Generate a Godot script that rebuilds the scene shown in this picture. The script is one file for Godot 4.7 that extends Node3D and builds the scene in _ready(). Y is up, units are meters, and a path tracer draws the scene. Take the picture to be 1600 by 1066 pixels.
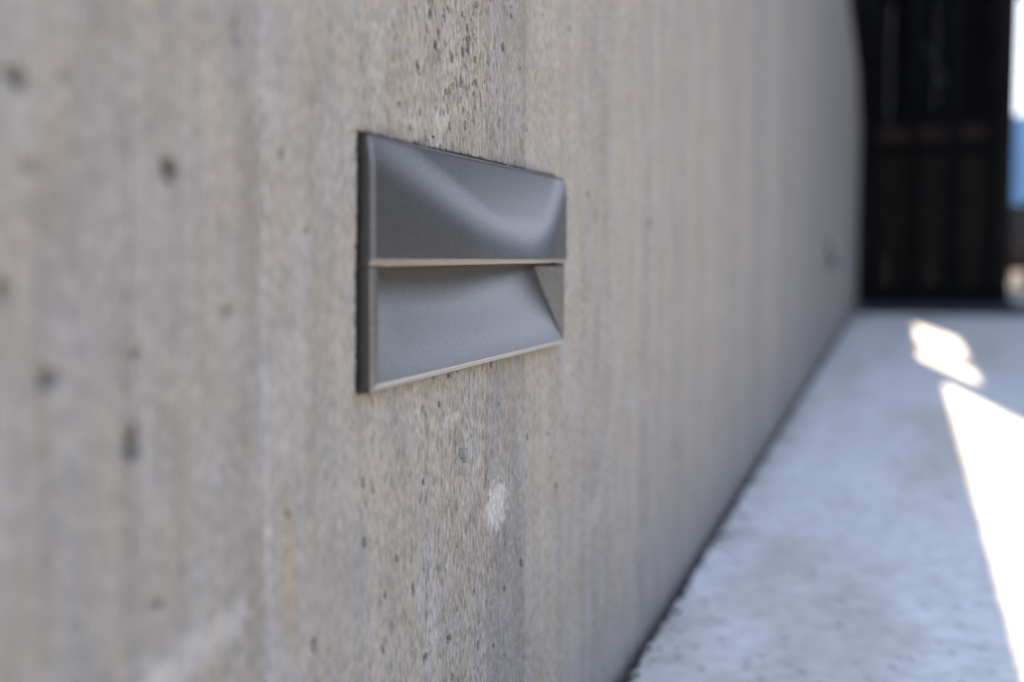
extends Node3D
# x runs along the wall, away from the camera; z leaves the wall's face; y = 0 is the lower edge of the wall lights.

const LAMP_U := 0.4333
const LAMP_W := 0.2824
const LAMP_H := 0.1
const LAMP2 := 3.0
const WALL_TOP := 1.22
const WALL_END := 5.68

var names := {}
var rng := RandomNumberGenerator.new()
var grain := FastNoiseLite.new()
var streak := FastNoiseLite.new()
var wave := FastNoiseLite.new()
var blotch := FastNoiseLite.new()
var speck := FastNoiseLite.new()
var edges := PackedFloat64Array()
var pits := []


func floor_y(u: float) -> float:
	return -0.2845 + 0.0225 * u


# ---------------------------------------------------------------- helpers
func numbered(called: String) -> String:
	if not names.has(called):
		names[called] = 0
		return called
	names[called] += 1
	return "%s_%03d" % [called, names[called]]


func tag(o: Node3D, label: String, category: String, group := "") -> Node3D:
	o.set_meta("label", label)
	o.set_meta("category", category)
	if group != "":
		o.set_meta("group", group)
	return o


func thing(called: String, at := Vector3.ZERO, turn := 0.0) -> Node3D:
	var o := Node3D.new()
	o.name = numbered(called)
	o.position = at
	o.rotation.y = turn
	add_child(o)
	return o


func put(called: String, mesh: Mesh, mat: Material, parent: Node = null) -> MeshInstance3D:
	var o := MeshInstance3D.new()
	o.mesh = mesh
	o.material_override = mat
	if parent == null:
		o.name = numbered(called)
		add_child(o)
	else:
		o.name = called
		parent.add_child(o, true)
	return o


func structure(o: Node3D) -> Node3D:
	o.set_meta("kind", "structure")
	return o


func fnl(s: int, freq: float, octaves := 3, kind := FastNoiseLite.TYPE_SIMPLEX_SMOOTH) -> FastNoiseLite:
	var n := FastNoiseLite.new()
	n.seed = s
	n.noise_type = kind
	n.frequency = freq
	n.fractal_type = FastNoiseLite.FRACTAL_FBM if octaves > 1 else FastNoiseLite.FRACTAL_NONE
	n.fractal_octaves = octaves
	return n


func noise_tex(n: FastNoiseLite, side: int, stops: Array) -> ImageTexture:
	# a seamless grey picture of the noise between the two stops
	var im := n.get_seamless_image(side, side)
	var data := im.get_data()
	var lo: float = stops[0]
	var hi: float = stops[1]
	var lut := PackedByteArray()
	lut.resize(256)
	for i in 256:
		lut[i] = int(clampf(lerpf(lo, hi, i / 255.0), 0.0, 1.0) * 255.0)
	for i in data.size():
		data[i] = lut[data[i]]
	return ImageTexture.create_from_image(Image.create_from_data(side, side, false, Image.FORMAT_L8, data))


func mat(albedo: Color, rough := 0.8, metal := 0.0) -> StandardMaterial3D:
	# albedo given in linear values
	var m := StandardMaterial3D.new()
	m.albedo_color = albedo.linear_to_srgb()
	m.roughness = rough
	m.metallic = metal
	return m


func quad(st: SurfaceTool, a: Vector3, b: Vector3, c: Vector3, d: Vector3) -> void:
	# a b c d counter-clockwise as seen from the front
	for v in [a, c, b, a, d, c]:
		st.add_vertex(v)


func tri(st: SurfaceTool, a: Vector3, b: Vector3, c: Vector3) -> void:
	for v in [a, c, b]:
		st.add_vertex(v)


func box_into(st: SurfaceTool, lo: Vector3, hi: Vector3, ch := 0.0) -> void:
	# a box whose twelve edges are cut by a chamfer
	var c := (lo + hi) / 2.0
	var h := (hi - lo) / 2.0
	var e := minf(ch, minf(h.x, minf(h.y, h.z)) * 0.9)
	for ax in 3:
		var u := (ax + 1) % 3
		var v := (ax + 2) % 3
		for s in [-1.0, 1.0]:
			var p := []
			for k in [[-1, -1], [1, -1], [1, 1], [-1, 1]]:
				var q := Vector3.ZERO
				q[ax] = s * h[ax]
				q[u] = k[0] * (h[u] - e)
				q[v] = k[1] * (h[v] - e)
				p.append(c + q)
			if s > 0:
				quad(st, p[0], p[1], p[2], p[3])
			else:
				quad(st, p[3], p[2], p[1], p[0])
	if e <= 0.0:
		return
	for ax in 3:
		var u := (ax + 1) % 3
		var v := (ax + 2) % 3
		for su in [-1.0, 1.0]:
			for sv in [-1.0, 1.0]:
				var p := []
				for k in [[-1, 0], [1, 0], [1, 1], [-1, 1]]:
					var q := Vector3.ZERO
					q[ax] = k[0] * (h[ax] - e)
					q[u] = su * (h[u] - (e if k[1] else 0.0))
					q[v] = sv * (h[v] - (0.0 if k[1] else e))
					p.append(c + q)
				if su * sv > 0:
					quad(st, p[0], p[3], p[2], p[1]) if false else quad(st, p[0], p[1], p[2], p[3])
				else:
					quad(st, p[3], p[2], p[1], p[0])
	for sx in [-1.0, 1.0]:
		for sy in [-1.0, 1.0]:
			for sz in [-1.0, 1.0]:
				var a := c + Vector3(sx * h.x, sy * (h.y - e), sz * (h.z - e))
				var b := c + Vector3(sx * (h.x - e), sy * h.y, sz * (h.z - e))
				var d := c + Vector3(sx * (h.x - e), sy * (h.y - e), sz * h.z)
				if sx * sy * sz > 0:
					tri(st, a, b, d)
				else:
					tri(st, a, d, b)


func box(lo: Vector3, hi: Vector3, ch := 0.003) -> ArrayMesh:
	var st := SurfaceTool.new()
	st.begin(Mesh.PRIMITIVE_TRIANGLES)
	st.set_smooth_group(-1)
	box_into(st, lo, hi, ch)
	st.generate_normals()
	return st.commit()


func grid_mesh(verts: PackedVector3Array, normals: PackedVector3Array, colors: PackedColorArray, uvs: PackedVector2Array, idx: PackedInt32Array) -> ArrayMesh:
	var a := []
	a.resize(Mesh.ARRAY_MAX)
	a[Mesh.ARRAY_VERTEX] = verts
	a[Mesh.ARRAY_NORMAL] = normals
	if colors.size():
		a[Mesh.ARRAY_COLOR] = colors
	if uvs.size():
		a[Mesh.ARRAY_TEX_UV] = uvs
	a[Mesh.ARRAY_INDEX] = idx
	var m := ArrayMesh.new()
	m.add_surface_from_arrays(Mesh.PRIMITIVE_TRIANGLES, a)
	return m


# ---------------------------------------------------------------- the scene
func _ready() -> void:
	rng.seed = 7
	camera_and_light()
	walkway()
	ground_and_hills()
	concrete_wall()
	shelter()
	var first := wall_light()
	tag(first, "grey metal recessed wall light in sharp focus, close up, with sloped lower recess", "wall light", "recessed lights along the concrete wall")
	var second: Node3D = first.duplicate()
	second.name = numbered("wall_light")
	second.position.x += LAMP2
	add_child(second)
	tag(second, "small blurred far wall light near the dark end of the concrete wall", "wall light", "recessed lights along the concrete wall")
	far_things()


func camera_and_light() -> void:
	var cam := Camera3D.new()
	cam.name = "camera"
	add_child(cam)
	var yaw := 0.3122
	var pitch := 0.0703
	var roll := 0.002
	var f := Vector3(cos(yaw) * cos(pitch), -sin(pitch), -sin(yaw) * cos(pitch))
	var r := Vector3(sin(yaw), 0, cos(yaw))
	var u := r.cross(f)
	var rr := r * cos(roll) + u * sin(roll)
	var uu := -r * sin(roll) + u * cos(roll)
	cam.transform = Transform3D(Basis(rr, uu, -f), Vector3(0, 0.0536, 0.2031))
	var at := CameraAttributesPhysical.new()
	at.frustum_focal_length = 42.8
	at.frustum_focus_distance = 0.597
	at.frustum_near = 0.02
	at.frustum_far = 9000.0
	at.exposure_aperture = 4.1
	cam.attributes = at
	cam.keep_aspect = Camera3D.KEEP_HEIGHT
	cam.fov = 31.34
	cam.near = 0.02
	cam.far = 9000.0
	cam.current = true

	var we := WorldEnvironment.new()
	we.name = "daylight"
	var e := Environment.new()
	e.background_mode = Environment.BG_SKY
	var sky := Sky.new()
	var sm := ProceduralSkyMaterial.new()
	sm.sky_top_color = Color(0.545, 0.605, 0.72)
	sm.sky_horizon_color = Color(0.95, 0.925, 0.88)
	sm.sky_curve = 0.16
	sm.ground_bottom_color = Color(0.3, 0.3, 0.28)
	sm.ground_horizon_color = Color(0.6, 0.62, 0.64)
	sm.sun_angle_max = 22.0
	sm.sky_energy_multiplier = 1.0
	sky.sky_material = sm
	e.sky = sky
	e.tonemap_mode = Environment.TONE_MAPPER_LINEAR
	e.tonemap_exposure = 4.65
	e.sdfgi_enabled = true
	e.ssao_enabled = true
	e.ssil_enabled = true
	e.fog_enabled = true
	e.fog_density = 0.00026
	e.fog_light_color = Color(0.38, 0.62, 1.0)
	we.environment = e
	add_child(we)

	var sun := DirectionalLight3D.new()
	sun.name = "sun"
	var el := deg_to_rad(46.0)
	var az := deg_to_rad(12.0)
	var s := Vector3(cos(el) * cos(az), sin(el), -cos(el) * sin(az))
	sun.transform = Transform3D(Basis.looking_at(-s, Vector3.UP), Vector3(0, 4, 0))
	sun.light_energy = 1.5
	sun.light_color = Color(1.0, 0.91, 0.77)
	sun.light_angular_distance = 0.5
	sun.shadow_enabled = true
	add_child(sun)


# ---------------------------------------------------------------- ground
func walkway() -> void:
	var n1 := fnl(11, 0.9, 4)
	var n2 := fnl(12, 6.0, 4)
	var n3 := fnl(13, 55.0, 2)
	var us := PackedFloat64Array()
	var x := -2.0
	while x < 6.7:
		us.append(x)
		x += 0.006 if x > 0.75 and x < 1.5 else 0.014 if x > 0.6 and x < 3.0 else 0.05
	us.append(6.7)
	var zs := PackedFloat64Array([0.0])
	var z := 0.0
	while z < 2.6:
		z += 0.002 if z < 0.03 else 0.0045 if z < 0.45 else 0.1
		zs.append(z)
	var nc := us.size()
	var nr := zs.size()
	var v := PackedVector3Array()
	var c := PackedColorArray()
	var uv := PackedVector2Array()
	for i in nc:
		for j in nr:
			var uu := us[i]
			var zz := zs[j]
			var edge := 0.0095 + 0.004 * n2.get_noise_2d(uu * 9.0, 3.0) + 0.003 * n3.get_noise_2d(uu, 9.0)
			var y := floor_y(uu) + 0.0007 * n2.get_noise_2d(uu, zz) + 0.00025 * n3.get_noise_2d(uu, zz)
			y -= 0.035 * clampf((edge - zz) / 0.004 + 0.5, 0.0, 1.0)
			v.append(Vector3(uu, y, zz))
			var t := n1.get_noise_2d(uu * 1.3, zz * 4.0)
			var w := n2.get_noise_2d(uu * 1.6, zz * 2.0)
			var k := 0.61 + 0.05 * t + 0.025 * w + 0.012 * n3.get_noise_2d(uu, zz)
			var col := Color(k, k * 0.99, k * 0.965)
			# earth washed against the wall and dry brown water stains across the slab
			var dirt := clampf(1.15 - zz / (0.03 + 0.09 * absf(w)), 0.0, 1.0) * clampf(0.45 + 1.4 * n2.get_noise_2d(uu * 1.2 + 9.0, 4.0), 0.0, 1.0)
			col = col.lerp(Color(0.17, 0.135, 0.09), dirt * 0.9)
			var band := clampf(n1.get_noise_2d(uu * 1.1 + 40.0, zz * 5.0) * 3.0 + n2.get_noise_2d(uu * 0.9 + 40.0, zz * 0.7) - 0.2, 0.0, 1.0)
			col = col.lerp(Color(0.4, 0.345, 0.26), band * 0.4)
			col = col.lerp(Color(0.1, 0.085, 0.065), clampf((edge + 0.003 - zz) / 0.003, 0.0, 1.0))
			# specks of grit and pin holes
			var sp := n3.get_noise_2d(uu * 2.2 + 70.0, zz * 2.2)
			if sp > 0.52:
				col = col.lerp(Color(0.1, 0.1, 0.11), clampf((sp - 0.52) * 6.0, 0.0, 0.8))
			c.append(col)
			uv.append(Vector2(uu, zz) * 3.0)
	var idx := PackedInt32Array()
	for i in nc - 1:
		for j in nr - 1:
			var a := i * nr + j
			idx.append_array([a, a + nr, a + 1, a + 1, a + nr, a + nr + 1])
	var nm := flat_normals(v, idx)
	# the outer edge of the slab, down to the ground
	var base := v.size()
	for k in 2:
		var uu := -2.0 if k == 0 else 6.7
		for y2 in [floor_y(uu), -0.55]:
			v.append(Vector3(uu, y2, zs[nr - 1]))
			nm.append(Vector3(0, 0, 1))
			c.append(Color(0.38, 0.37, 0.35))
			uv.append(Vector2(uu, y2))
	idx.append_array([base, base + 2, base + 1, base + 1, base + 2, base + 3])
	for k in 2:
		var zz := 0.0 if k == 0 else zs[nr - 1]
		for y2 in [floor_y(6.7), -0.55]:
			v.append(Vector3(6.7, y2, zz))
			nm.append(Vector3(1, 0, 0))
			c.append(Color(0.38, 0.37, 0.35))
			uv.append(Vector2(zz, y2))
	idx.append_array([base + 4, base + 5, base + 6, base + 6, base + 5, base + 7])
	var m := mat(Color(1, 1, 1), 0.85)
	m.vertex_color_use_as_albedo = true
	m.albedo_texture = noise_tex(fnl(14, 0.02, 5), 512, [0.86, 1.0])
	structure(put("walkway", grid_mesh(v, nm, c, uv, idx), m))

	# loose crumbs of dirt caught in the joint
	var mm := MultiMesh.new()
	mm.transform_format = MultiMesh.TRANSFORM_3D
	mm.mesh = crumb()
	var spots := []
	for i in 420:
		var uu := 0.7 + 3.4 * pow(rng.randf(), 1.6)
		var heap := n2.get_noise_2d(uu * 3.0, 50.0)
		if heap < -0.12:
			continue
		var zz := 0.006 + absf(rng.randfn(0.0, 0.008 + 0.016 * maxf(heap, 0.0)))
		var s := 0.0012 + 0.0024 * rng.randf() * rng.randf()
		var b := Basis.from_euler(Vector3(rng.randf() * TAU, rng.randf() * TAU, rng.randf() * TAU)).scaled(Vector3(s, s * 0.8, s * 1.3))
		spots.append(Transform3D(b, Vector3(uu, floor_y(uu) + s * 0.4 - (0.012 if zz < 0.008 else 0.0), zz)))
	mm.instance_count = spots.size()
	for i in spots.size():
		mm.set_instance_transform(i, spots[i])
	var o := MultiMeshInstance3D.new()
	o.name = "dirt"
	o.multimesh = mm
	o.material_override = mat(Color(0.055, 0.05, 0.042), 0.95)
	o.set_meta("kind", "stuff")
	o.set_meta("label", "dark crumbs of dirt along the joint between wall and walkway")
	o.set_meta("category", "dirt")
	add_child(o)


func crumb() -> ArrayMesh:
	var st := SurfaceTool.new()
	st.begin(Mesh.PRIMITIVE_TRIANGLES)
	st.set_smooth_group(-1)
	var p := [Vector3(1, 0.1, 0.1), Vector3(-0.9, -0.1, 0.2), Vector3(0.1, 1, -0.1), Vector3(-0.1, -0.8, 0.1), Vector3(0.2, 0.1, 1), Vector3(0, -0.1, -1.1)]
	for t in [[0, 2, 4], [2, 1, 4], [1, 3, 4], [3, 0, 4], [2, 0, 5], [1, 2, 5], [3, 1, 5], [0, 3, 5]]:
		tri(st, p[t[0]], p[t[1]], p[t[2]])
	st.generate_normals()
	return st.commit()


func flat_normals(v: PackedVector3Array, idx: PackedInt32Array) -> PackedVector3Array:
	var n := PackedVector3Array()
	n.resize(v.size())
	for t in range(0, idx.size(), 3):
		var a := v[idx[t]]
		var q := (v[idx[t + 2]] - a).cross(v[idx[t + 1]] - a)
		n[idx[t]] += q
		n[idx[t + 1]] += q
		n[idx[t + 2]] += q
	for i in n.size():
		n[i] = n[i].normalized()
	return n


func ground_and_hills() -> void:
	var n := fnl(21, 0.004, 5)
	var gm := mat(Color(1, 1, 1), 0.95)
	gm.albedo_color = Color(0.4, 0.4, 0.4).linear_to_srgb()
	gm.albedo_texture = noise_tex(fnl(22, 0.02, 5), 512, [0.6, 1.0])
	gm.uv1_triplanar = true
	gm.uv1_world_triplanar = true
	gm.uv1_scale = Vector3(0.6, 0.6, 0.6)
	var pm := PlaneMesh.new()
	pm.size = Vector2(4000, 4000)
	var g := put("ground", pm, gm)
	g.position.y = -0.42
	structure(g)

	# a range of hills all round, nearer and higher ahead
	var v := PackedVector3Array()
	var idx := PackedInt32Array()
	var na := 240
	var nr := 9
	for i in na + 1:
		var a := TAU * i / na
		var dir := Vector3(cos(a), 0, sin(a))
		var crest := 165.0 + 35.0 * n.get_noise_2d(cos(a) * 700.0, sin(a) * 700.0) + 18.0 * n.get_noise_2d(cos(a) * 3500.0, sin(a) * 3500.0)
		for j in nr + 1:
			var t := float(j) / nr
			var r := 900.0 + 700.0 * t
			var h := crest * sin(t * PI * 0.5) * (1.0 + 0.25 * n.get_noise_3d(dir.x * 1200.0, t * 500.0, dir.z * 1200.0) * sin(t * PI))
			v.append(dir * r + Vector3(0, h - 0.5, 0))
	for i in na:
		for j in nr:
			var a := i * (nr + 1) + j
			idx.append_array([a, a + 1, a + nr + 1, a + 1, a + nr + 2, a + nr + 1])
	var hm := mat(Color(0.025, 0.04, 0.035), 1.0)
	hm.metallic_specular = 0.0
	structure(put("hills", grid_mesh(v, flat_normals(v, idx), PackedColorArray(), PackedVector2Array(), idx), hm))


# ---------------------------------------------------------------- the wall
func lamp_recess(u: float, y: float) -> bool:
	var e := 0.0007 + 0.0011 * maxf(0.0, speck.get_noise_2d(u * 0.35, y * 0.35) + 0.25) + 0.0006 * speck.get_noise_2d(u * 1.4, y * 1.4)
	var el := 0.0012 + e
	return u > LAMP_U - el and u < LAMP_U + LAMP_W + e * 0.6 and y > -e * 0.5 and y < LAMP_H + e * 1.2


func wall_top(u: float) -> float:
	# the far corner of the wall is cut by a long rake
	if u < 4.15:
		return WALL_TOP
	if u < 4.3:
		return lerpf(WALL_TOP, 0.93, (u - 4.15) / 0.15)
	if u < 5.2:
		return lerpf(0.93, 0.82, (u - 4.3) / 0.9)
	return lerpf(0.82, 0.6, clampf((u - 5.2) / 0.48, 0.0, 1.0))


func add_pit(u: float, y: float, ru: float, ry: float, depth: float, col := Color(0.2, 0.17, 0.14)) -> void:
	pits.append({"u": u, "y": y, "ru": ru, "ry": ry, "d": depth, "c": col})


func make_pits() -> void:
	var grey := Color(0.2, 0.2, 0.2)
	# holes one can see one by one: far left, out of focus
	for p in [[0.2445, 0.0957, 3.1, 2.7, 5, 0.07], [0.2609, 0.0986, 2.0, 1.7, 1.0, 0.22], [0.306, 0.0778, 2.8, 3.3, 9, 0.03], [0.372, 0.0879, 1.6, 2.2, 1.2, 0.22], [0.3451, 0.1244, 1.5, 4.6, 1.4, 0.19], [0.2528, 0.0225, 2.9, 2.5, 4, 0.09],
			[0.2868, 0.001, 3.0, 5.0, 10, 0.02], [0.2904, 0.0256, 2.2, 1.6, 1.2, 0.2], [0.2367, 0.0457, 2.0, 2.4, 3, 0.14], [0.337, 0.0357, 2.4, 2.0, 1.0, 0.21], [0.3933, -0.0895, 2.2, 3.0, 1.6, 0.17], [0.3732, -0.0362, 1.4, 1.6, 1.4, 0.18], [0.2989, -0.048, 2.0, 1.4, 1.2, 0.2], [0.3891, 0.0623, 1.2, 1.0, 1.2, 0.16], [0.247, 0.075, 2.4, 2.0, 0.8, 0.22]]:
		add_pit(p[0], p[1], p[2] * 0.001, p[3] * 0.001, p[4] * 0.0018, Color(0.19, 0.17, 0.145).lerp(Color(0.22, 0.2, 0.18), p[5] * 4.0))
	# the cluster above the light
	for p in [[0.5511, 0.1502, 2.6, 3.2], [0.5591, 0.156, 2.0, 2.6], [0.56, 0.1525, 1.7, 3.0], [0.5582, 0.1622, 2.0, 3.0], [0.5357, 0.1448, 1.8, 2.0], [0.5275, 0.1629, 1.5, 3.6], [0.5692, 0.149, 2.0, 1.7], [0.5493, 0.1358, 2.6, 3.2], [0.5692, 0.1382, 2.0, 1.8],
			[0.5673, 0.1324, 1.0, 1.2], [0.612, 0.1621, 3.0, 2.6], [0.4972, 0.1338, 1.6, 2.0], [0.517, 0.1474, 1.6, 3.0], [0.5202, 0.1533, 1.5, 2.6], [0.4958, 0.136, 1.4, 2.4], [0.5338, 0.1132, 1.4, 2.2], [0.572, 0.1761, 1.8, 2.0], [0.5503, 0.1677, 1.2, 1.4], [0.5884, 0.1507, 1.0, 1.0], [0.4862, 0.1079, 1.5, 1.0], [0.626, 0.1811, 1.4, 1.2], [0.514, 0.106, 1.2, 0.8], [0.506, 0.1045, 1.2, 1.6]]:
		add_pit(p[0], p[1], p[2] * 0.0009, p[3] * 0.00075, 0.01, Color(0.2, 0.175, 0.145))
	# below the light
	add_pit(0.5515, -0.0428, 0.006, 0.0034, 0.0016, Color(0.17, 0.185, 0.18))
	for p in [[0.5478, -0.0415, 1.8, 1.4], [0.5538, -0.0462, 1.8, 1.2], [0.5001, -0.0476, 2.0, 1.6], [0.5192, -0.0149, 1.6, 1.2], [0.4996, -0.0149, 1.8, 1.4], [0.4364, -0.0607, 1.2, 2.6], [0.4878, -0.0938, 1.5, 2.8], [0.5013, -0.0868, 1.8, 1.6], [0.531, -0.1285, 2.4, 2.0],
			[0.5025, -0.1285, 2.2, 2.0], [0.486, -0.1217, 1.2, 1.4], [0.6479, -0.1205, 2.2, 2.4], [0.5316, -0.0022, 1.4, 1.0], [0.6166, -0.127, 2.0, 1.2], [0.4368, -0.0368, 1.2, 2.4], [0.543, -0.0005, 1.2, 1.0], [0.455, -0.11, 1.2, 1.8], [0.47, -0.075, 1.0, 1.6], [0.5973, -0.1529, 1.4, 1.6], [0.66, -0.05, 1.6, 2.0], [0.72, -0.09, 1.8, 2.4]]:
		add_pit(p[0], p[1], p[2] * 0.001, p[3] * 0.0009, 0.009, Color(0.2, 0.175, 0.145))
	# pin holes everywhere, thickest above the light
	for i in 420:
		var near := i < 190
		var u := rng.randfn(0.55, 0.028) if near else rng.randf_range(0.42, 0.9)
		var y := rng.randfn(0.145, 0.03) if near else rng.randf_range(-0.2, 0.2)
		var r := 0.0004 + 0.0008 * pow(rng.randf(), 3.0)
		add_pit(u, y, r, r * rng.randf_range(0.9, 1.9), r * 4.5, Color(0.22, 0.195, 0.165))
	for i in 60:
		var u := rng.randf_range(0.9, 3.2)
		var r := rng.randf_range(0.002, 0.006)
		add_pit(u, rng.randf_range(-0.2, 0.6), r, r, r * 0.7, grey)


func tone(u: float, y: float, b: int) -> Color:
	# what the concrete itself is: board by board tone, laitance, rust and lime marks
	var h := sin(b * 12.9898) * 43758.5453
	h = h - floorf(h)
	var s1 := streak.get_noise_2d(u * 0.9, y * 0.02)
	var s2 := grain.get_noise_2d(u, y * 0.04)
	var bl := blotch.get_noise_2d(u * 0.8, y * 0.45)
	var fine := speck.get_noise_2d(u * 0.5, y * 0.28)
	var long := wave.get_noise_2d(u * 1.6, y * 0.03)
	var fibre := grain.get_noise_2d(u * 0.75 + 4.0, y * 0.014)
	var line := streak.get_noise_2d(u * 2.2 + 7.0, y * 0.008)
	var crisp := speck.get_noise_2d(u * 0.9, y * 0.32) if b >= 10 and b <= 13 else 0.0
	var k := 0.285 * (1.0 + 0.2 * (h - 0.5) + 0.09 * s1 + 0.09 * s2 + 0.11 * fibre + (0.08 if u < 0.85 else 0.05) * line + (0.09 if u < 0.85 else 0.06) * long + 0.17 * bl + 0.02 * fine + 0.2 * crisp - 0.5 * maxf(crisp - 0.3, 0.0))
	var warm := clampf(0.5 + 1.2 * blotch.get_noise_2d(u * 0.8 + 5.0, y * 0.3) + 0.6 * (h - 0.5), 0.0, 1.0)
	var col := Color(k, k * lerpf(0.96, 0.905, warm), k * lerpf(0.885, 0.75, warm))
	# grey cement skin along some joints
	var d := 1e9
	for e in [0.285, 0.36, 0.505, 0.655, 0.9505, 1.094]:
		d = minf(d, absf(u - e - 0.002))
	var skin := clampf(1.0 - d / 0.008, 0.0, 1.0) * clampf(0.6 + 1.2 * streak.get_noise_2d(u * 0.2 + 3.0, y * 0.12), 0.0, 1.0)
	col = col.lerp(Color(0.335, 0.325, 0.31), skin * 0.5)
	# pale fins of cement paste squeezed out between the boards
	for e in [[0.361, 0.5], [0.436, 0.25], [0.9505, 1.0], [0.866, 0.4], [1.02, 0.55], [1.094, 0.5], [1.32, 0.6], [1.62, 0.5], [2.05, 0.5]]:
		var fd := absf(u - e[0]) / (0.0016 if u < 0.7 else 0.004 * u)
		if fd < 1.0:
			col = col.lerp(Color(0.44, 0.43, 0.42), e[1] * (1.0 - fd) * clampf(0.75 + streak.get_noise_2d(e[0] * 50.0, y * 0.12), 0.0, 1.0))
	# dirt held in the grooves of some joints
	for e in [[0.213, 0.5], [0.2865, 0.8], [0.5035, 0.35], [0.586, 0.6], [0.654, 0.6], [0.785, 0.5]]:
		var gd := absf(u - e[0]) / 0.0016
		if gd < 1.0:
			col = col.lerp(Color(0.14, 0.115, 0.095), e[1] * (1.0 - gd * gd) * clampf(0.55 + 1.2 * streak.get_noise_2d(e[0] * 70.0, y * 0.2), 0.0, 1.0))
	# lime patches
	for p in [[0.6035, -0.0785, 0.016, 0.0125, 0.9], [0.318, -0.0665, 0.03, 0.0065, 0.45], [0.296, -0.073, 0.016, 0.006, 0.45], [0.5335, -0.0236, 0.012, 0.0026, 0.55], [0.52, 0.112, 0.012, 0.009, 0.35], [0.82, -0.125, 0.014, 0.01, 0.4]]:
		var q := Vector2((u - p[0]) / p[2], (y - p[1] - 0.12 * (u - p[0])) / p[3])
		var r := q.length() + 0.55 * blotch.get_noise_2d(u * 3.5, y * 3.5) + 0.25 * fine
		if r < 1.15:
			col = col.lerp(Color(0.5, 0.485, 0.465), p[4] * clampf((1.15 - r) * 3.0, 0.0, 1.0) * 0.8)
	# coarse dark mottling low on two boards
	if u > 0.586 and u < 0.657 and y < -0.085:
		var m := clampf((-0.085 - y) / 0.02, 0.0, 1.0)
		col = col * (1.0 - 0.16 * m) + Color(0.3, 0.3, 0.3) * (maxf(0.0, speck.get_noise_2d(u * 0.35 + 3.0, y * 0.6)) * 0.5 * m)
	# a rust run on the left
	var ru := absf(u - (0.3745 + 0.04 * (y + 0.055) * -0.8 + 0.0015 * blotch.get_noise_2d(3.0, y * 4.0)))
	var rust := clampf(1.2 - ru / 0.006, 0.0, 1.0) * clampf(0.8 + streak.get_noise_2d(u * 3.0, y * 0.2), 0.0, 1.0) * clampf(1.0 - absf(y + 0.06) / 0.034, 0.0, 1.0)
	col = col.lerp(Color(0.38, 0.28, 0.15), rust * 0.85)
	# yellow brown dirt gathered under the light, and rusty bits above its edge
	if u > LAMP_U - 0.008 and u < LAMP_U + LAMP_W + 0.006:
		if y < 0.001 and y > -0.03:
			var g := clampf(1.0 + y / (0.007 + 0.018 * maxf(0.0, streak.get_noise_2d(u * 1.2, 8.0) + 0.2)), 0.0, 1.0)
			g *= clampf(0.75 + 1.3 * grain.get_noise_2d(u * 0.8, y * 0.3), 0.0, 1.0)
			col = col.lerp(Color(0.24, 0.185, 0.1), 0.62 * g)
		elif y > LAMP_H - 0.001 and y < LAMP_H + 0.008:
			var g := clampf(1.3 - (y - LAMP_H) / 0.003, 0.0, 1.0) * clampf(speck.get_noise_2d(u * 0.25, y * 0.5) * 3.0, 0.0, 1.0)
			col = col.lerp(Color(0.2, 0.115, 0.05), 0.8 * g)
	return col


func height(u: float, y: float, b: int, s: float) -> float:
	var h := sin(b * 78.233) * 43758.5453
	h = h - floorf(h)
	var rough := 0.4 + 0.6 * absf(sin(b * 4.7))
	if b >= 10 and b <= 12:
		rough = 0.9 if b != 11 else 1.5
	var z := 0.0011 * (h - 0.5)
	z += 0.0008 * wave.get_noise_2d(u, y * 0.35)
	z += rough * 0.0003 * grain.get_noise_2d(u, y * 0.028)
	z += rough * 0.00012 * speck.get_noise_2d(u * 0.5, y * 0.035)
	# torn fibres of the form boards: short upright slits
	var slit := grain.get_noise_2d(u * 0.8 + 11.0, y * 0.075 + b)
	if slit > 0.22 and b >= 10 and b <= 12:
		z -= rough * 0.0011 * minf((slit - 0.22) * 5.0, 1.0)
	# joints between the boards: fins of cement, or a shallow groove
	var near_edge := minf(s, 1.0 - s)
	var w: float = edges[b + 1] - edges[b]
	var k := b if s < 0.5 else b + 1
	var d := near_edge * w
	if d < 0.005:
		var amp := sin(k * 3.1 + 1.0)
		var along := 0.6 + 0.8 * streak.get_noise_2d(k * 90.0, y * 0.3)
		z = lerpf(z, 0.0, clampf(1.0 - d / 0.0012, 0.0, 1.0))
		z += (0.0008 if amp > 0.0 else -0.0013) * along * exp(-d * d / (0.0011 * 0.0011))
	return z


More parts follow.
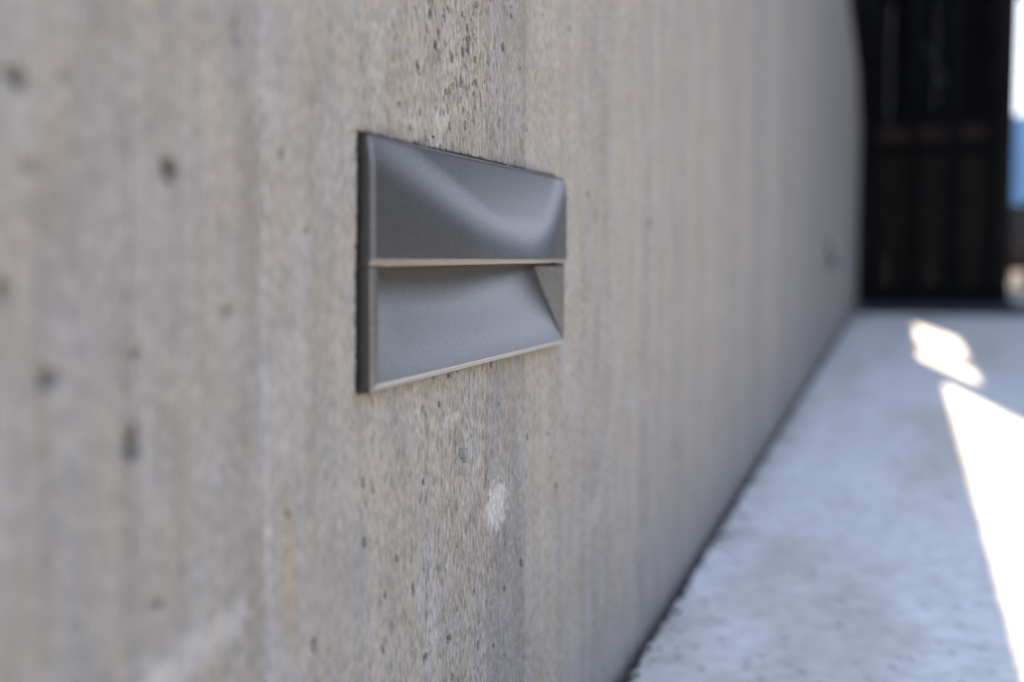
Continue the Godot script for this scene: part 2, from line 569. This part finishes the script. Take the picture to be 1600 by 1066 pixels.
func concrete_wall() -> void:
	grain = fnl(31, 620.0, 3)
	streak = fnl(32, 130.0, 3)
	wave = fnl(33, 22.0, 2)
	blotch = fnl(34, 42.0, 4)
	speck = fnl(35, 1500.0, 2)
	edges = PackedFloat64Array([-1.2, -0.9, -0.6, -0.3, 0.0, 0.07, 0.14, 0.213, 0.285, 0.3605, 0.436, 0.5035, 0.586, 0.654, 0.72, 0.785, 0.866, 0.9505, 1.02, 1.094])
	var x := 1.094
	while x < 3.2:
		x += rng.randf_range(0.066, 0.082)
		edges.append(x)
	edges.append_array([3.29, 3.363, 3.4363, 3.505, 3.575, 3.645, 3.7127, 3.79])
	x = 3.79
	while x < WALL_END - 0.1:
		x += rng.randf_range(0.066, 0.082)
		edges.append(x)
	edges.append(WALL_END)
	make_pits()
	var m := mat(Color(1, 1, 1), 0.88)
	m.vertex_color_use_as_albedo = true
	m.albedo_texture = noise_tex(fnl(36, 0.1, 3), 512, [0.66, 1.11])
	m.heightmap_enabled = true
	m.heightmap_texture = noise_tex(fnl(37, 0.12, 2), 512, [0.0, 1.0])
	m.heightmap_scale = 0.006

	var wall := thing("concrete_wall")
	tag(wall, "long board marked grey concrete wall with recessed lights beside the walkway", "wall")
	var core := mat(Color(0.33, 0.315, 0.29), 0.9)
	put("core", box(Vector3(-1.2, -0.6, -0.22), Vector3(4.15, WALL_TOP - 0.002, -0.034), 0.0), core, wall)
	put("core", box(Vector3(4.152, -0.6, -0.22), Vector3(WALL_END - 0.002, 0.55, -0.034), 0.0), core, wall)

	var rows_near := PackedFloat64Array([-0.33, -0.3, -0.28])
	var y := -0.28
	while y < 0.27:
		y += 0.0025 if y < -0.175 else 0.00075 if y < 0.2 else 0.004
		rows_near.append(y)
	for k in 9:
		rows_near.append(0.3 + k * (WALL_TOP - 0.3) / 8.0)
	for b in edges.size() - 1:
		var u0 := edges[b]
		var u1 := edges[b + 1]
		var du := 0.1 if u1 <= 0.15 else 0.0018 if u1 < 0.43 else 0.00072 if u1 < 0.73 else 0.0016 if u1 < 1.1 else 0.008
		var nc := maxi(2, int(ceil((u1 - u0) / du)) + 1)
		var rows := rows_near
		if u0 > 1.09 or u1 <= 0.15:
			rows = PackedFloat64Array([-0.33, -0.3])
			var top := wall_top((u0 + u1) * 0.5)
			var step := 0.012 if u0 < 2.2 and u0 > 1.0 else 0.03
			y = -0.28
			while y < top - step:
				if absf(y - 0.003) < step * 0.5:
					rows.append(0.003)
				elif absf(y - 0.097) < step * 0.5:
					rows.append(0.097)
				else:
					rows.append(y)
				y += step
			rows.append(top)
		put("board_imprint", board(b, nc, rows), m, wall)


func board(b: int, nc: int, rows: PackedFloat64Array) -> ArrayMesh:
	var u0 := edges[b]
	var u1 := edges[b + 1]
	var nr := rows.size()
	var fine := u0 > 0.15 and u0 < 1.09
	var v := PackedVector3Array()
	var c := PackedColorArray()
	var uv := PackedVector2Array()
	v.resize(nc * nr)
	c.resize(nc * nr)
	uv.resize(nc * nr)
	for i in nc:
		var s := float(i) / (nc - 1)
		var u := lerpf(u0, u1, s)
		for j in nr:
			var y := rows[j]
			var k := i * nr + j
			var z := height(u, y, b, s)
			c[k] = tone(u, y, b)
			v[k] = Vector3(u, y, z)
			uv[k] = Vector2(u / 0.07 + b * 0.37, -y / 0.42 + b * 0.71)
	# bug holes
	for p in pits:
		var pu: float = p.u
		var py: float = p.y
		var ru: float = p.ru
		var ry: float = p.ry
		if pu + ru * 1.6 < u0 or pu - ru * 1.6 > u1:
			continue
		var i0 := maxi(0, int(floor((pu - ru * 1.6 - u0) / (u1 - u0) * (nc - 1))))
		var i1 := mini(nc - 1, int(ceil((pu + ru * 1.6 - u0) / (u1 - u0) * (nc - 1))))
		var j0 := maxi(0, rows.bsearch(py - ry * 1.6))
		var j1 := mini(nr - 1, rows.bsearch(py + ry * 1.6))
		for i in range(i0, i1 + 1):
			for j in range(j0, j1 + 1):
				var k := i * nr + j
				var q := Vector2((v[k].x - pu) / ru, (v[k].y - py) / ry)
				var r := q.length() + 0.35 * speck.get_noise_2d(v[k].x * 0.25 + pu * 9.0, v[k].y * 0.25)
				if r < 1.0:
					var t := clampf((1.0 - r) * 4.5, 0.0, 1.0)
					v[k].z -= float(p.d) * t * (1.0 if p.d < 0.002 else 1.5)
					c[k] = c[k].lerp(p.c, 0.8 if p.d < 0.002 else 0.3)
	if fine:
		for k in nc * nr:
			var q := v[k]
			if q.x > LAMP_U - 0.006 and q.x < LAMP_U + LAMP_W + 0.006 and q.y > -0.004 and q.y < LAMP_H + 0.006 and lamp_recess(q.x, q.y):
				v[k].z = -0.006
				c[k] = Color(0.12, 0.11, 0.1)
	var idx := PackedInt32Array()
	for i in nc - 1:
		for j in nr - 1:
			var k := i * nr + j
			var mid := (v[k] + v[k + nr + 1]) * 0.5
			var inside := false
			for off in [0.0, LAMP2]:
				if mid.x > LAMP_U + off + 0.003 and mid.x < LAMP_U + off + LAMP_W - 0.003 and mid.y > 0.003 and mid.y < LAMP_H - 0.003:
					inside = true
			if not inside:
				idx.append_array([k, k + 1, k + nr, k + 1, k + nr + 1, k + nr])
	var n := flat_normals(v, idx)
	# the top of the wall, and its far end
	var base := v.size()
	for i in nc:
		for z in [v[i * nr + nr - 1].z, -0.036]:
			v.append(Vector3(v[i * nr].x, rows[nr - 1], z))
			n.append(Vector3.UP)
			c.append(c[i * nr + nr - 1])
			uv.append(Vector2(v[i * nr].x / 0.07, z / 0.24))
	for i in nc - 1:
		var k := base + i * 2
		idx.append_array([k, k + 1, k + 2, k + 1, k + 3, k + 2])
	if u0 > 4.1:
		# the steps between the raked boards and the last end
		base = v.size()
		for j in nr:
			for z in [v[(nc - 1) * nr + j].z, -0.2 if u1 > WALL_END - 0.01 else -0.036]:
				v.append(Vector3(u1, rows[j], z))
				n.append(Vector3.RIGHT)
				c.append(c[(nc - 1) * nr + j])
				uv.append(Vector2(z / 0.07, rows[j] / 0.24))
		for j in nr - 1:
			var k := base + j * 2
			idx.append_array([k, k + 2, k + 1, k + 1, k + 2, k + 3])
	return grid_mesh(v, n, c, uv, idx)


# ---------------------------------------------------------------- the light in the wall
func soft_min(a: float, b: float, k: float) -> float:
	var h := clampf(0.5 + 0.5 * (b - a) / k, 0.0, 1.0)
	return lerpf(b, a, h) - k * h * (1.0 - h)


func hood_z(x: float, y: float) -> float:
	var dl := x / 0.13
	var dr := (LAMP_W - x) / 0.085
	var dt := (LAMP_H - y) / 0.042
	var t := soft_min(soft_min(soft_min(dl, dr, 0.34), dt, 0.34), 1.0, 0.4)
	var z := 0.006 + 0.0135 * maxf(t + 0.07, 0.0)
	var e := minf(minf(x, LAMP_W - x), LAMP_H - y)
	z -= 0.0016 * pow(clampf(1.0 - e / 0.0016, 0.0, 1.0), 1.5)
	z -= 0.0011 * pow(clampf(1.0 - (y - 0.0498) / 0.0022, 0.0, 1.0), 1.5)
	return z


func lamp_uv(v: PackedVector3Array) -> PackedVector2Array:
	var uv := PackedVector2Array()
	for q in v:
		uv.append(Vector2(q.x, q.y - q.z) / 0.09)
	return uv


func wall_light() -> Node3D:
	var lamp := thing("wall_light", Vector3(LAMP_U, 0, 0))
	var metal := mat(Color(0.18, 0.181, 0.178), 0.32, 0.85)
	var dust := Image.create(512, 512, false, Image.FORMAT_L8)
	dust.fill(Color(0.8, 0.8, 0.8))
	for i in 5200:
		var g := 0.8 + rng.randfn(0.0, 0.09) + (0.2 if i % 9 == 0 else 0.0)
		g = clampf(g, 0.5, 1.0)
		dust.fill_rect(Rect2i(rng.randi() % 508, rng.randi() % 508, 3 + rng.randi() % 4, 2 + rng.randi() % 3), Color(g, g, g))
	metal.albedo_texture = ImageTexture.create_from_image(dust)
	var x1 := LAMP_W

	# hood: the pillowed upper half
	var xs := PackedFloat64Array()
	for k in [0.0, 0.0004, 0.0008, 0.0012, 0.0016, 0.002, 0.0024, 0.003]:
		xs.append(k)
	for k in 110:
		xs.append(0.003 + (x1 - 0.006) * (k + 1) / 111.0)
	for k in [0.003, 0.0024, 0.002, 0.0016, 0.0012, 0.0008, 0.0004, 0.0]:
		xs.append(x1 - k)
	var ys := PackedFloat64Array([0.0498, 0.0501, 0.0504, 0.0507, 0.051, 0.0513, 0.0516, 0.052])
	for k in 44:
		ys.append(0.052 + 0.0452 * (k + 1) / 45.0)
	for k in [0.0024, 0.002, 0.0016, 0.0012, 0.0008, 0.0004, 0.0]:
		ys.append(LAMP_H - k)
	var v := PackedVector3Array()
	var n := PackedVector3Array()
	var nr := ys.size()
	for x in xs:
		for y in ys:
			v.append(Vector3(x, y, hood_z(x, y)))
			var e := 0.00015
			var dx := hood_z(x + e, y) - hood_z(x - e, y)
			var dy := hood_z(x, y + e) - hood_z(x, y - e)
			n.append(Vector3(-dx, -dy, 2.0 * e).normalized())
	var idx := PackedInt32Array()
	for i in xs.size() - 1:
		for j in nr - 1:
			var k := i * nr + j
			idx.append_array([k, k + 1, k + nr, k + 1, k + nr + 1, k + nr])
	# its thin returns back to the wall
	var rim := func(pa: Vector3, pb: Vector3, nn: Vector3) -> void:
		var k := v.size()
		for q in [pa, pb, Vector3(pb.x, pb.y, -0.005), Vector3(pa.x, pa.y, -0.005)]:
			v.append(q)
			n.append(nn)
		if (v[k + 2] - v[k]).cross(v[k + 1] - v[k]).dot(nn) > 0.0:
			idx.append_array([k, k + 1, k + 2, k, k + 2, k + 3])
		else:
			idx.append_array([k, k + 2, k + 1, k, k + 3, k + 2])
	for i in xs.size() - 1:
		rim.call(Vector3(xs[i], LAMP_H, hood_z(xs[i], LAMP_H)), Vector3(xs[i + 1], LAMP_H, hood_z(xs[i + 1], LAMP_H)), Vector3.UP)
		rim.call(Vector3(xs[i + 1], 0.0498, hood_z(xs[i + 1], 0.0498)), Vector3(xs[i], 0.0498, hood_z(xs[i], 0.0498)), Vector3.DOWN)
	for j in nr - 1:
		rim.call(Vector3(0, ys[j], hood_z(0, ys[j])), Vector3(0, ys[j + 1], hood_z(0, ys[j + 1])), Vector3.LEFT)
		rim.call(Vector3(x1, ys[j + 1], hood_z(x1, ys[j + 1])), Vector3(x1, ys[j], hood_z(x1, ys[j])), Vector3.RIGHT)
	put("hood", grid_mesh(v, n, PackedColorArray(), lamp_uv(v), idx), metal, lamp)

	# pale edge: a lighter metal strip along the hood's lower lip
	var pale_metal := mat(Color(0.42, 0.42, 0.41), 0.45, 0.75)
	var se := SurfaceTool.new()
	se.begin(Mesh.PRIMITIVE_TRIANGLES)
	se.set_smooth_group(-1)
	for i in xs.size() - 1:
		var pr := []
		for y in [0.0497, 0.0502, 0.0509]:
			for x in [xs[i], xs[i + 1]]:
				pr.append(Vector3(x, y, hood_z(x, y) + 0.00012))
		quad(se, pr[0], pr[1], pr[3], pr[2])
		quad(se, pr[2], pr[3], pr[5], pr[4])
	se.generate_normals()
	put("pale_edge", with_uv(se), mat(Color(0.22, 0.22, 0.22), 0.45, 0.7), lamp)

	# frame: left, bottom and right rims of the lower half, chamfered outside
	var lx := 0.0052
	var rx := x1 - 0.003
	var by := 0.0026
	var ty := 0.0488
	var f := 0.006
	var c := 0.0015
	var st := SurfaceTool.new()
	st.begin(Mesh.PRIMITIVE_TRIANGLES)
	st.set_smooth_group(-1)
	quad(st, Vector3(c, c + 0.0004, f), Vector3(lx, by, f), Vector3(lx, ty, f), Vector3(c, ty, f))
	quad(st, Vector3(0, 0, f - 0.0012), Vector3(c, c + 0.0004, f), Vector3(c, ty, f), Vector3(0, ty, f - 0.0012))
	quad(st, Vector3(0, 0, -0.005), Vector3(0, 0, f - 0.0012), Vector3(0, ty, f - 0.0012), Vector3(0, ty, -0.005))
	quad(st, Vector3(0, 0, -0.005), Vector3(x1, 0, -0.005), Vector3(x1, 0, f - 0.0012), Vector3(0, 0, f - 0.0012))
	quad(st, Vector3(rx, by, f), Vector3(x1 - c, c + 0.0004, f), Vector3(x1 - c, ty, f), Vector3(rx, ty, f))
	quad(st, Vector3(x1 - c, c + 0.0004, f), Vector3(x1, 0, f - 0.0012), Vector3(x1, ty, f - 0.0012), Vector3(x1 - c, ty, f))
	quad(st, Vector3(x1, 0, f - 0.0012), Vector3(x1, 0, -0.005), Vector3(x1, ty, -0.005), Vector3(x1, ty, f - 0.0012))
	# tops of the side rims
	quad(st, Vector3(0, ty, f - 0.0012), Vector3(lx, ty, f - 0.0012), Vector3(lx, ty, -0.004), Vector3(0, ty, -0.004))
	quad(st, Vector3(rx, ty, f - 0.0012), Vector3(x1, ty, f - 0.0012), Vector3(x1, ty, -0.004), Vector3(rx, ty, -0.004))
	st.generate_normals()
	put("frame", with_uv(st), metal, lamp)
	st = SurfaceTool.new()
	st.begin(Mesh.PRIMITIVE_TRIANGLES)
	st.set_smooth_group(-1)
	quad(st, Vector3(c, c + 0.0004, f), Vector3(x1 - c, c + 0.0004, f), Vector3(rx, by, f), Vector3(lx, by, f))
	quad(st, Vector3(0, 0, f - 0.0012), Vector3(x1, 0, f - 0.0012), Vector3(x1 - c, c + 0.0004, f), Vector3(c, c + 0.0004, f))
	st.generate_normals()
	put("pale_edge", with_uv(st), pale_metal, lamp)  # lighter metal strip along the bottom of the frame

	# cheeks: the two triangular ends of the recess, each with a chamfered top edge
	var back := -0.0098
	var flare := 0.0158
	for side in [0, 1]:
		st = SurfaceTool.new()
		st.begin(Mesh.PRIMITIVE_TRIANGLES)
		st.set_smooth_group(-1)
		var xx := lx if side == 0 else rx
		var sgn := 1.0 if side == 0 else -1.0
		var front_low := Vector3(xx, by, f)
		var front_top := Vector3(xx, ty - 0.0016, f)
		var back_top := Vector3(xx + sgn * flare, ty - 0.0016, back)
		var ft := Vector3(xx - sgn * 0.0014, ty, f)
		var bt := Vector3(xx + sgn * (flare - 0.0014), ty, back - 0.001)
		if side == 0:
			tri(st, front_low, back_top, front_top)
			quad(st, front_top, back_top, bt, ft)
		else:
			tri(st, front_low, front_top, back_top)
			quad(st, back_top, front_top, ft, bt)
		st.generate_normals()
		put("cheek", with_uv(st), metal, lamp)

	# reflector: the sloping floor of the recess, hollowed a little towards its top
	v = PackedVector3Array()
	n = PackedVector3Array()
	idx = PackedInt32Array()
	var steps := 26
	for i in 41:
		var xx := lerpf(lx, rx, i / 40.0)
		for j in steps + 1:
			var t := float(j) / steps
			var yy := lerpf(by, 0.0515, t)
			var zz := lerpf(f, back, t) - 0.0035 * sin(t * PI) * t * clampf((minf(xx - lx, rx - xx) - flare * t) / 0.03, 0.0, 1.0)
			v.append(Vector3(xx, yy, zz))
			var d := (back - f) - 0.0035 * clampf((minf(xx - lx, rx - xx) - flare * t) / 0.03, 0.0, 1.0) * (PI * cos(t * PI) * t + sin(t * PI))
			n.append(Vector3(0, -d, 0.0515 - by).normalized())
	for i in 40:
		for j in steps:
			var k := i * (steps + 1) + j
			idx.append_array([k, k + 1, k + steps + 1, k + 1, k + steps + 2, k + steps + 1])
	put("reflector", grid_mesh(v, n, PackedColorArray(), lamp_uv(v), idx), metal, lamp)

	# diffuser: the dusty strip of the unlit lens tucked under the hood
	var lens := mat(Color(0.26, 0.2, 0.09), 0.6)
	put("diffuser", box(Vector3(lx + 0.012, 0.049, -0.0088), Vector3(rx - 0.016, 0.0497, 0.0025), 0.0002), lens, lamp)
	# housing that closes the hole in the wall
	put("housing", box(Vector3(0.002, 0.002, -0.03), Vector3(x1 - 0.002, LAMP_H - 0.002, -0.0205), 0.0), mat(Color(0.03, 0.03, 0.03), 0.8), lamp)
	return lamp


func with_uv(st: SurfaceTool) -> ArrayMesh:
	var m := st.commit()
	var a := m.surface_get_arrays(0)
	a[Mesh.ARRAY_TEX_UV] = lamp_uv(a[Mesh.ARRAY_VERTEX])
	var out := ArrayMesh.new()
	out.add_surface_from_arrays(Mesh.PRIMITIVE_TRIANGLES, a)
	return out


# ---------------------------------------------------------------- the dark timber shelter at the end
func wood(col: Color, s: int) -> StandardMaterial3D:
	var m := mat(col, 0.85)
	m.metallic_specular = 0.12
	m.albedo_texture = noise_tex(fnl(s, 0.02, 4), 256, [0.55, 1.0])
	m.uv1_triplanar = true
	m.uv1_scale = Vector3(9, 1.2, 9)
	return m


func shelter() -> void:
	var black := wood(Color(0.014, 0.014, 0.015), 51)
	var dark := wood(Color(0.045, 0.038, 0.03), 52)
	var red := wood(Color(0.085, 0.058, 0.05), 53)
	var grey := wood(Color(0.07, 0.07, 0.07), 54)
	var s := thing("timber_shelter", Vector3(5.7, floor_y(5.7), 0.3))
	tag(s, "black timber shelter with slatted end and handrail at the far end of the walkway", "shelter")
	var o := -s.position
	var p := func(called: String, lo: Vector3, hi: Vector3, m: Material) -> void:
		put(called, box(lo + o, hi + o, 0.004), m, s)
	var y0 := -0.6
	# the side in line with the wall: posts, a board skirt below and boards above two openings
	var za := -0.06
	var zb := -0.038
	for q in [[4.43, 4.67], [5.03, 5.14], [5.92, 6.06]]:
		p.call("side_or_added_post", Vector3(q[0], 1.202, za), Vector3(q[1], 1.878, zb), black)
	for k in 7:
		p.call("side_or_added_board", Vector3(4.43, 1.88 + k * 0.14, za), Vector3(11.0, 2.018 + k * 0.14, zb), black)
	p.call("side_sill", Vector3(4.43, 0.56, za), Vector3(6.06, 1.2, zb), black)
	for k in 8:
		p.call("side_or_added_board", Vector3(6.065, y0 if k == 0 else -0.2 + k * 0.257, za), Vector3(11.0, 0.055 + k * 0.257, zb), black)
	# slatted end
	var yf := floor_y(5.75) - 0.02
	for q in [[-0.03, 0.078], [0.206, 0.255], [0.367, 0.425], [0.535, 0.58]]:
		p.call("post", Vector3(5.72, yf, q[0]), Vector3(5.79, 2.17, q[1]), black)
	p.call("sill", Vector3(5.7, yf, -0.03), Vector3(5.715, yf + 0.09, 0.62), black)
	for k in 8:
		p.call("shade_board", Vector3(5.8 + k * 0.2, yf - 0.1, -0.03), Vector3(5.995 + k * 0.2, yf + 0.035, 0.66), dark)  # dark boards added so the floor behind the slats looks shaded
	for k in 5:
		p.call("shade_board", Vector3(4.98 + k * 0.142, floor_y(5.3) - 0.06, 0.03), Vector3(5.118 + k * 0.142, floor_y(5.3) + 0.014, 1.6), grey)  # dark boards laid over the walkway in place of the gate's shade
	p.call("corner_post", Vector3(5.95, yf, 0.6), Vector3(6.04, 2.17, 0.658), dark)
	p.call("handrail", Vector3(5.96, 0.585, -0.03), Vector3(6.03, 0.655, 0.598), red)
	for k in 6:
		var z := -0.03 + k * 0.125
		p.call("lower_board", Vector3(7.4, yf, z), Vector3(7.425, 0.64, z + 0.1245), dark)
		p.call("upper_board", Vector3(7.427, 0.58, z), Vector3(7.45, 2.17, z + 0.1245), black)
	p.call("unseen_roof", Vector3(3.3, 2.2, 1.05), Vector3(4.545, 2.3, 2.46), black)  # extra piece added out of view to darken the far floor and wall
	p.call("unseen_roof", Vector3(4.55, 2.2, 0.04), Vector3(11.1, 2.3, 2.46), black)
	# unseen boards added to darken the far wall and mirror in the light
	for k in 14:
		p.call("side_or_added_board", Vector3(2.3, -0.35 + k * 0.181, 2.4), Vector3(4.75, -0.172 + k * 0.181, 2.43), dark)
	for u in [2.3, 4.65]:
		p.call("side_or_added_post", Vector3(u, -0.35, 2.432), Vector3(u + 0.1, 2.18, 2.53), dark)
	# pale strut leaning behind the slats
	var st := SurfaceTool.new()
	st.begin(Mesh.PRIMITIVE_TRIANGLES)
	st.set_smooth_group(-1)
	box_into(st, Vector3(-0.012, -0.11, -0.016), Vector3(0.012, 0.11, 0.016), 0.003)
	st.generate_normals()
	var strut := put("strut", st.commit(), grey, s)
	strut.position = o + Vector3(6.1, 0.95, 0.315)
	strut.rotation.x = -0.45


func far_things() -> void:
	var silver := wood(Color(0.2, 0.17, 0.14), 61)
	var brown := wood(Color(0.16, 0.1, 0.075), 62)
	var fence := thing("plank_fence", Vector3(7.6, -0.42, 1.4))
	tag(fence, "weathered brown plank fence beyond the shelter corner with a gap near its foot", "fence")
	var planks := [[-0.42, -0.14], [-0.135, -0.035], [-0.03, 0.09], [0.095, 0.235], [0.24, 0.35]]
	for k in planks.size():
		var z0 := 0.9 if k == 1 else 0.55
		put("plank", box(Vector3(-0.015, planks[k][0] + 0.42, z0 - 1.4), Vector3(0.015, planks[k][1] + 0.42, -0.03), 0.004), brown if k < 3 else silver, fence)
	for z in [-0.5, -0.1]:
		put("fence_post", box(Vector3(0.017, 0.0, z - 0.04), Vector3(0.097, 0.8, z + 0.04), 0.006), silver, fence)
	# dry seed heads lit through by the sun
	var leaf := mat(Color(0.42, 0.3, 0.17), 0.8)
	leaf.backlight_enabled = true
	leaf.backlight = Color(0.8, 0.6, 0.4)
	leaf.cull_mode = BaseMaterial3D.CULL_DISABLED
	var plant := thing("dry_grass", Vector3(8.1, -0.42, 0.86))
	tag(plant, "clump of dry tan grass with pale seed heads standing behind the plank fence", "plant")
	for i in 14:
		var st := SurfaceTool.new()
		st.begin(Mesh.PRIMITIVE_TRIANGLES)
		st.set_smooth_group(-1)
		var a := rng.randf() * TAU
		var lean := Vector3(cos(a), 0, sin(a)) * rng.randf_range(0.02, 0.09)
		var h := rng.randf_range(0.62, 0.9)
		var side := Vector3(-sin(a), 0, cos(a)) * 0.008
		var last := Vector3(cos(a), 0, sin(a)) * 0.015
		for k in 5:
			var t := (k + 1) / 5.0
			var q := Vector3(cos(a), 0, sin(a)) * 0.015 + lean * t * t + Vector3(0, h * t, 0)
			var w := 1.0 if k < 3 else 2.4 if k == 3 else 0.3
			quad(st, last - side, last + side, q + side * w, q - side * w)
			last = q
			side = side * 1.0
		st.generate_normals()
		put("stalk", st.commit(), leaf, plant)
